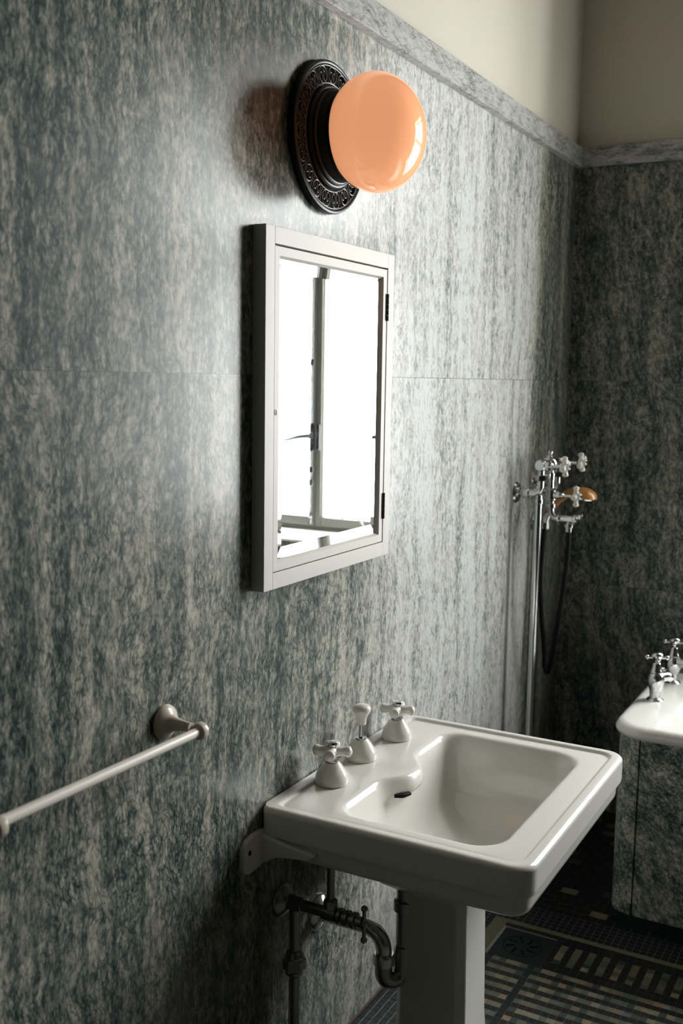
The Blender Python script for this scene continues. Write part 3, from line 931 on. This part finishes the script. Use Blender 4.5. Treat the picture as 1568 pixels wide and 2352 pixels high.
# ------------------------------------------------------------------ bathtub
tub = thing('bathtub', 'white enamelled bathtub with green marble surround by the end wall', 'bathtub', (1.2, 3.42, 0))
TX0, TX1, TY0, TY1, TZt = 0.425, RX - 0.005, 3.062, 3.765, 0.637
tcx, tcy = 1.3, 3.42
b = BM()
rings = []
def tout(i, z): return rrect(TX0 + i, TX1 - i, TY0 + i, TY1 - i, [0.06, 0.05, 0.10, 0.06], 400, z, 0.85, tcy)
def tin(i, z): return rrect(0.585 + i, TX1 - 0.09 - i, 3.160 + i, 3.690 - i, [0.12, 0.15, 0.15, 0.12], 400, z, 0.85, tcy)
for i, z in ((0.05, 0.596), (0.012, 0.596), (0.004, 0.599), (0.0, 0.607), (0.0, 0.616), (0.004, 0.626), (0.011, 0.633), (0.020, 0.6365), (0.035, TZt)):
    rings.append(tout(i, z))
for i, z in ((-0.02, TZt), (-0.008, 0.6355), (0.002, 0.629), (0.010, 0.615), (0.020, 0.57), (0.045, 0.36), (0.07, 0.26), (0.12, 0.235), (0.2, 0.23)):
    rings.append(tin(i, z))
loft(b, rings, True, True, True)
obj('tub_shell', b, M_ENAMEL, tub, sharp=60)
# marble casing: rounded corner pillar, front panel, end panel
def strip(pts, z0, z1, th):
    b = BM()
    lo = []
    n = len(pts)
    inn = []
    for i, p in enumerate(pts):
        a = Vector(pts[max(i - 1, 0)]); c = Vector(pts[min(i + 1, n - 1)])
        d = (c - a).normalized()
        nn = Vector((-d.y, d.x))
        inn.append(Vector(p) + nn * th)
    for i in range(n - 1):
        A, B_, C, D = Vector(pts[i]), Vector(pts[i + 1]), inn[i + 1], inn[i]
        q = [b.verts.new((*v, z)) for z in (z0, z1) for v in (A, B_, C, D)]
        b.faces.new((q[0], q[1], q[5], q[4])); b.faces.new((q[3], q[7], q[6], q[2]))
        b.faces.new((q[4], q[5], q[6], q[7])); b.faces.new((q[0], q[3], q[2], q[1]))
        if i == 0: b.faces.new((q[0], q[4], q[7], q[3]))
        if i == n - 2: b.faces.new((q[1], q[2], q[6], q[5]))
    return b
CR = 0.072
cc = (0.437 + CR, 3.094 + CR)
arc = [(cc[0] + CR * math.cos(t), cc[1] + CR * math.sin(t)) for t in [PI + PI / 2 * k / 16 for k in range(17)]]
PZ0, PZ1 = 0.035, 0.5955
def inner_norm(p): return strip(p, PZ0, PZ1, 0.02)
obj('side_panel', inner_norm(arc), M_TUB, tub, 'rounded marble corner piece')
obj('side_panel', inner_norm([(cc[0] + 0.0012, 3.094), (RX - 0.01, 3.094)]), M_TUB, tub, 'long marble front panel')
obj('side_panel', inner_norm([(0.437, 3.74), (0.437, cc[1] + 0.0012)]), M_TUB, tub, 'marble end panel')
base_p = [(0.433, 3.74), (0.433, cc[1])] + [(cc[0] + (CR + 0.004) * math.cos(t), cc[1] + (CR + 0.004) * math.sin(t)) for t in [PI + PI / 2 * k / 16 for k in range(17)]] + [(RX - 0.01, 3.090)]
obj('plinth', strip(base_p, 0.0005, 0.0345, 0.03), M_BLACKTILE, tub, 'dark plinth at the floor')
b = BM(); tube(b, [(cc[0] + 0.004, 3.0925, PZ0), (cc[0] + 0.004, 3.0925, PZ1)], 0.0016, 8); obj('joint_strip', b, M_IRON2, tub, 'dark joint between marble panels')
def pillar_tap(x, y, rot, k):
    b = BM()
    z = TZt - 0.001
    lathe(b, (x, y, z), (0, 0, 1), [(0.026, 0), (0.0275, 0.002), (0.024, 0.006), (0.0185, 0.010), (0.0175, 0.014), (0.0175, 0.030), (0.0185, 0.031), (0.0185, 0.034), (0.0215, 0.042), (0.0260, 0.054), (0.0270, 0.066), (0.0255, 0.078), (0.0210, 0.087), (0.0175, 0.090), (0.0205, 0.093), (0.0205, 0.097), (0.0175, 0.101), (0.0150, 0.110), (0.0135, 0.120), (0.0105, 0.124), (0.006, 0.125), (0.0055, 0.136)], 40)
    t = obj('tap', b, M_CHROME, tub)
    b = BM()
    dv = Vector((0.62, 0.78, 0)) if k == 0 else Vector((0.95, -0.3, 0))
    c = Vector((x, y, z + 0.074))
    tube(b, [c, c + dv * 0.028, c + dv * 0.046, c + dv * 0.060 + Vector((0, 0, -0.008))], [0.017, 0.0165, 0.0155, 0.0125], 22, smooth=5)
    obj('spout', b, M_CHROME, t)
    b = BM()
    zc = z + 0.141
    for q in range(4):
        a = rot + q * PI / 2
        e = Vector((math.cos(a), math.sin(a), 0))
        tube(b, [Vector((x, y, zc)), Vector((x, y, zc)) + e * 0.026], [0.006, 0.0042], 10)
        ball(b, Vector((x, y, zc)) + e * 0.031, 0.0075, 14)
    lathe(b, (x, y, zc - 0.008), (0, 0, 1), [(0.006, 0), (0.013, 0.003), (0.0175, 0.009), (0.0190, 0.014), (0.0180, 0.019), (0.0135, 0.0235), (0.007, 0.026), (0.0005, 0.0267)], 30)
    obj('cross_handle', b, M_CHROME, t)
pillar_tap(0.492, 3.377, 0.35, 0)
pillar_tap(0.500, 3.612, 0.15, 1)
b = BM()
lathe(b, (0.466, 3.585, TZt - 0.001), (0, 0, 1), [(0.018, 0), (0.019, 0.003), (0.013, 0.008), (0.0115, 0.022), (0.014, 0.034), (0.0175, 0.042), (0.0180, 0.049), (0.0125, 0.052), (0.0125, 0.057), (0.0005, 0.059)], 28)
obj('waste_knob', b, M_CHROME, tub)
b = BM(); box(b, (0.47, TY1 + 0.003, 0.0), (RX - 0.004, RY1 - 0.002, 0.655), 0.004)
o = struct('trim_5', b, M_WALL2)

# ------------------------------------------------------------------ floor drain
dr = thing('floor_drain', 'square dark metal drain cover set in the mosaic floor between sink and bathtub', 'floor drain', ((DX0 + DX1) / 2, (DY0 + DY1) / 2, 0))
b = BM(); box(b, (DX0, DY0, -0.0009), (DX1, DY1, 0.0014), 0.0006, 1); obj('drain_cover', b, M_DRAIN, dr)
b = BM()
dcx, dcy = (DX0 + DX1) / 2, (DY0 + DY1) / 2
for k in range(8):
    a = k * PI / 4 + 0.2
    P = [Vector((dcx + r * math.cos(a + 9 * (r - 0.02)), dcy + r * math.sin(a + 9 * (r - 0.02)), 0.0013)) for r in (0.022, 0.032, 0.042, 0.048)]
    tube(b, P, 0.0030, 8)
tube(b, [Vector((dcx + 0.056 * math.cos(2 * PI * q / 48), dcy + 0.056 * math.sin(2 * PI * q / 48), 0.0008)) for q in range(49)], 0.0014, 8, cap=False)
obj('drain_slots', b, M_IRON2, dr, 'dark curved openings')
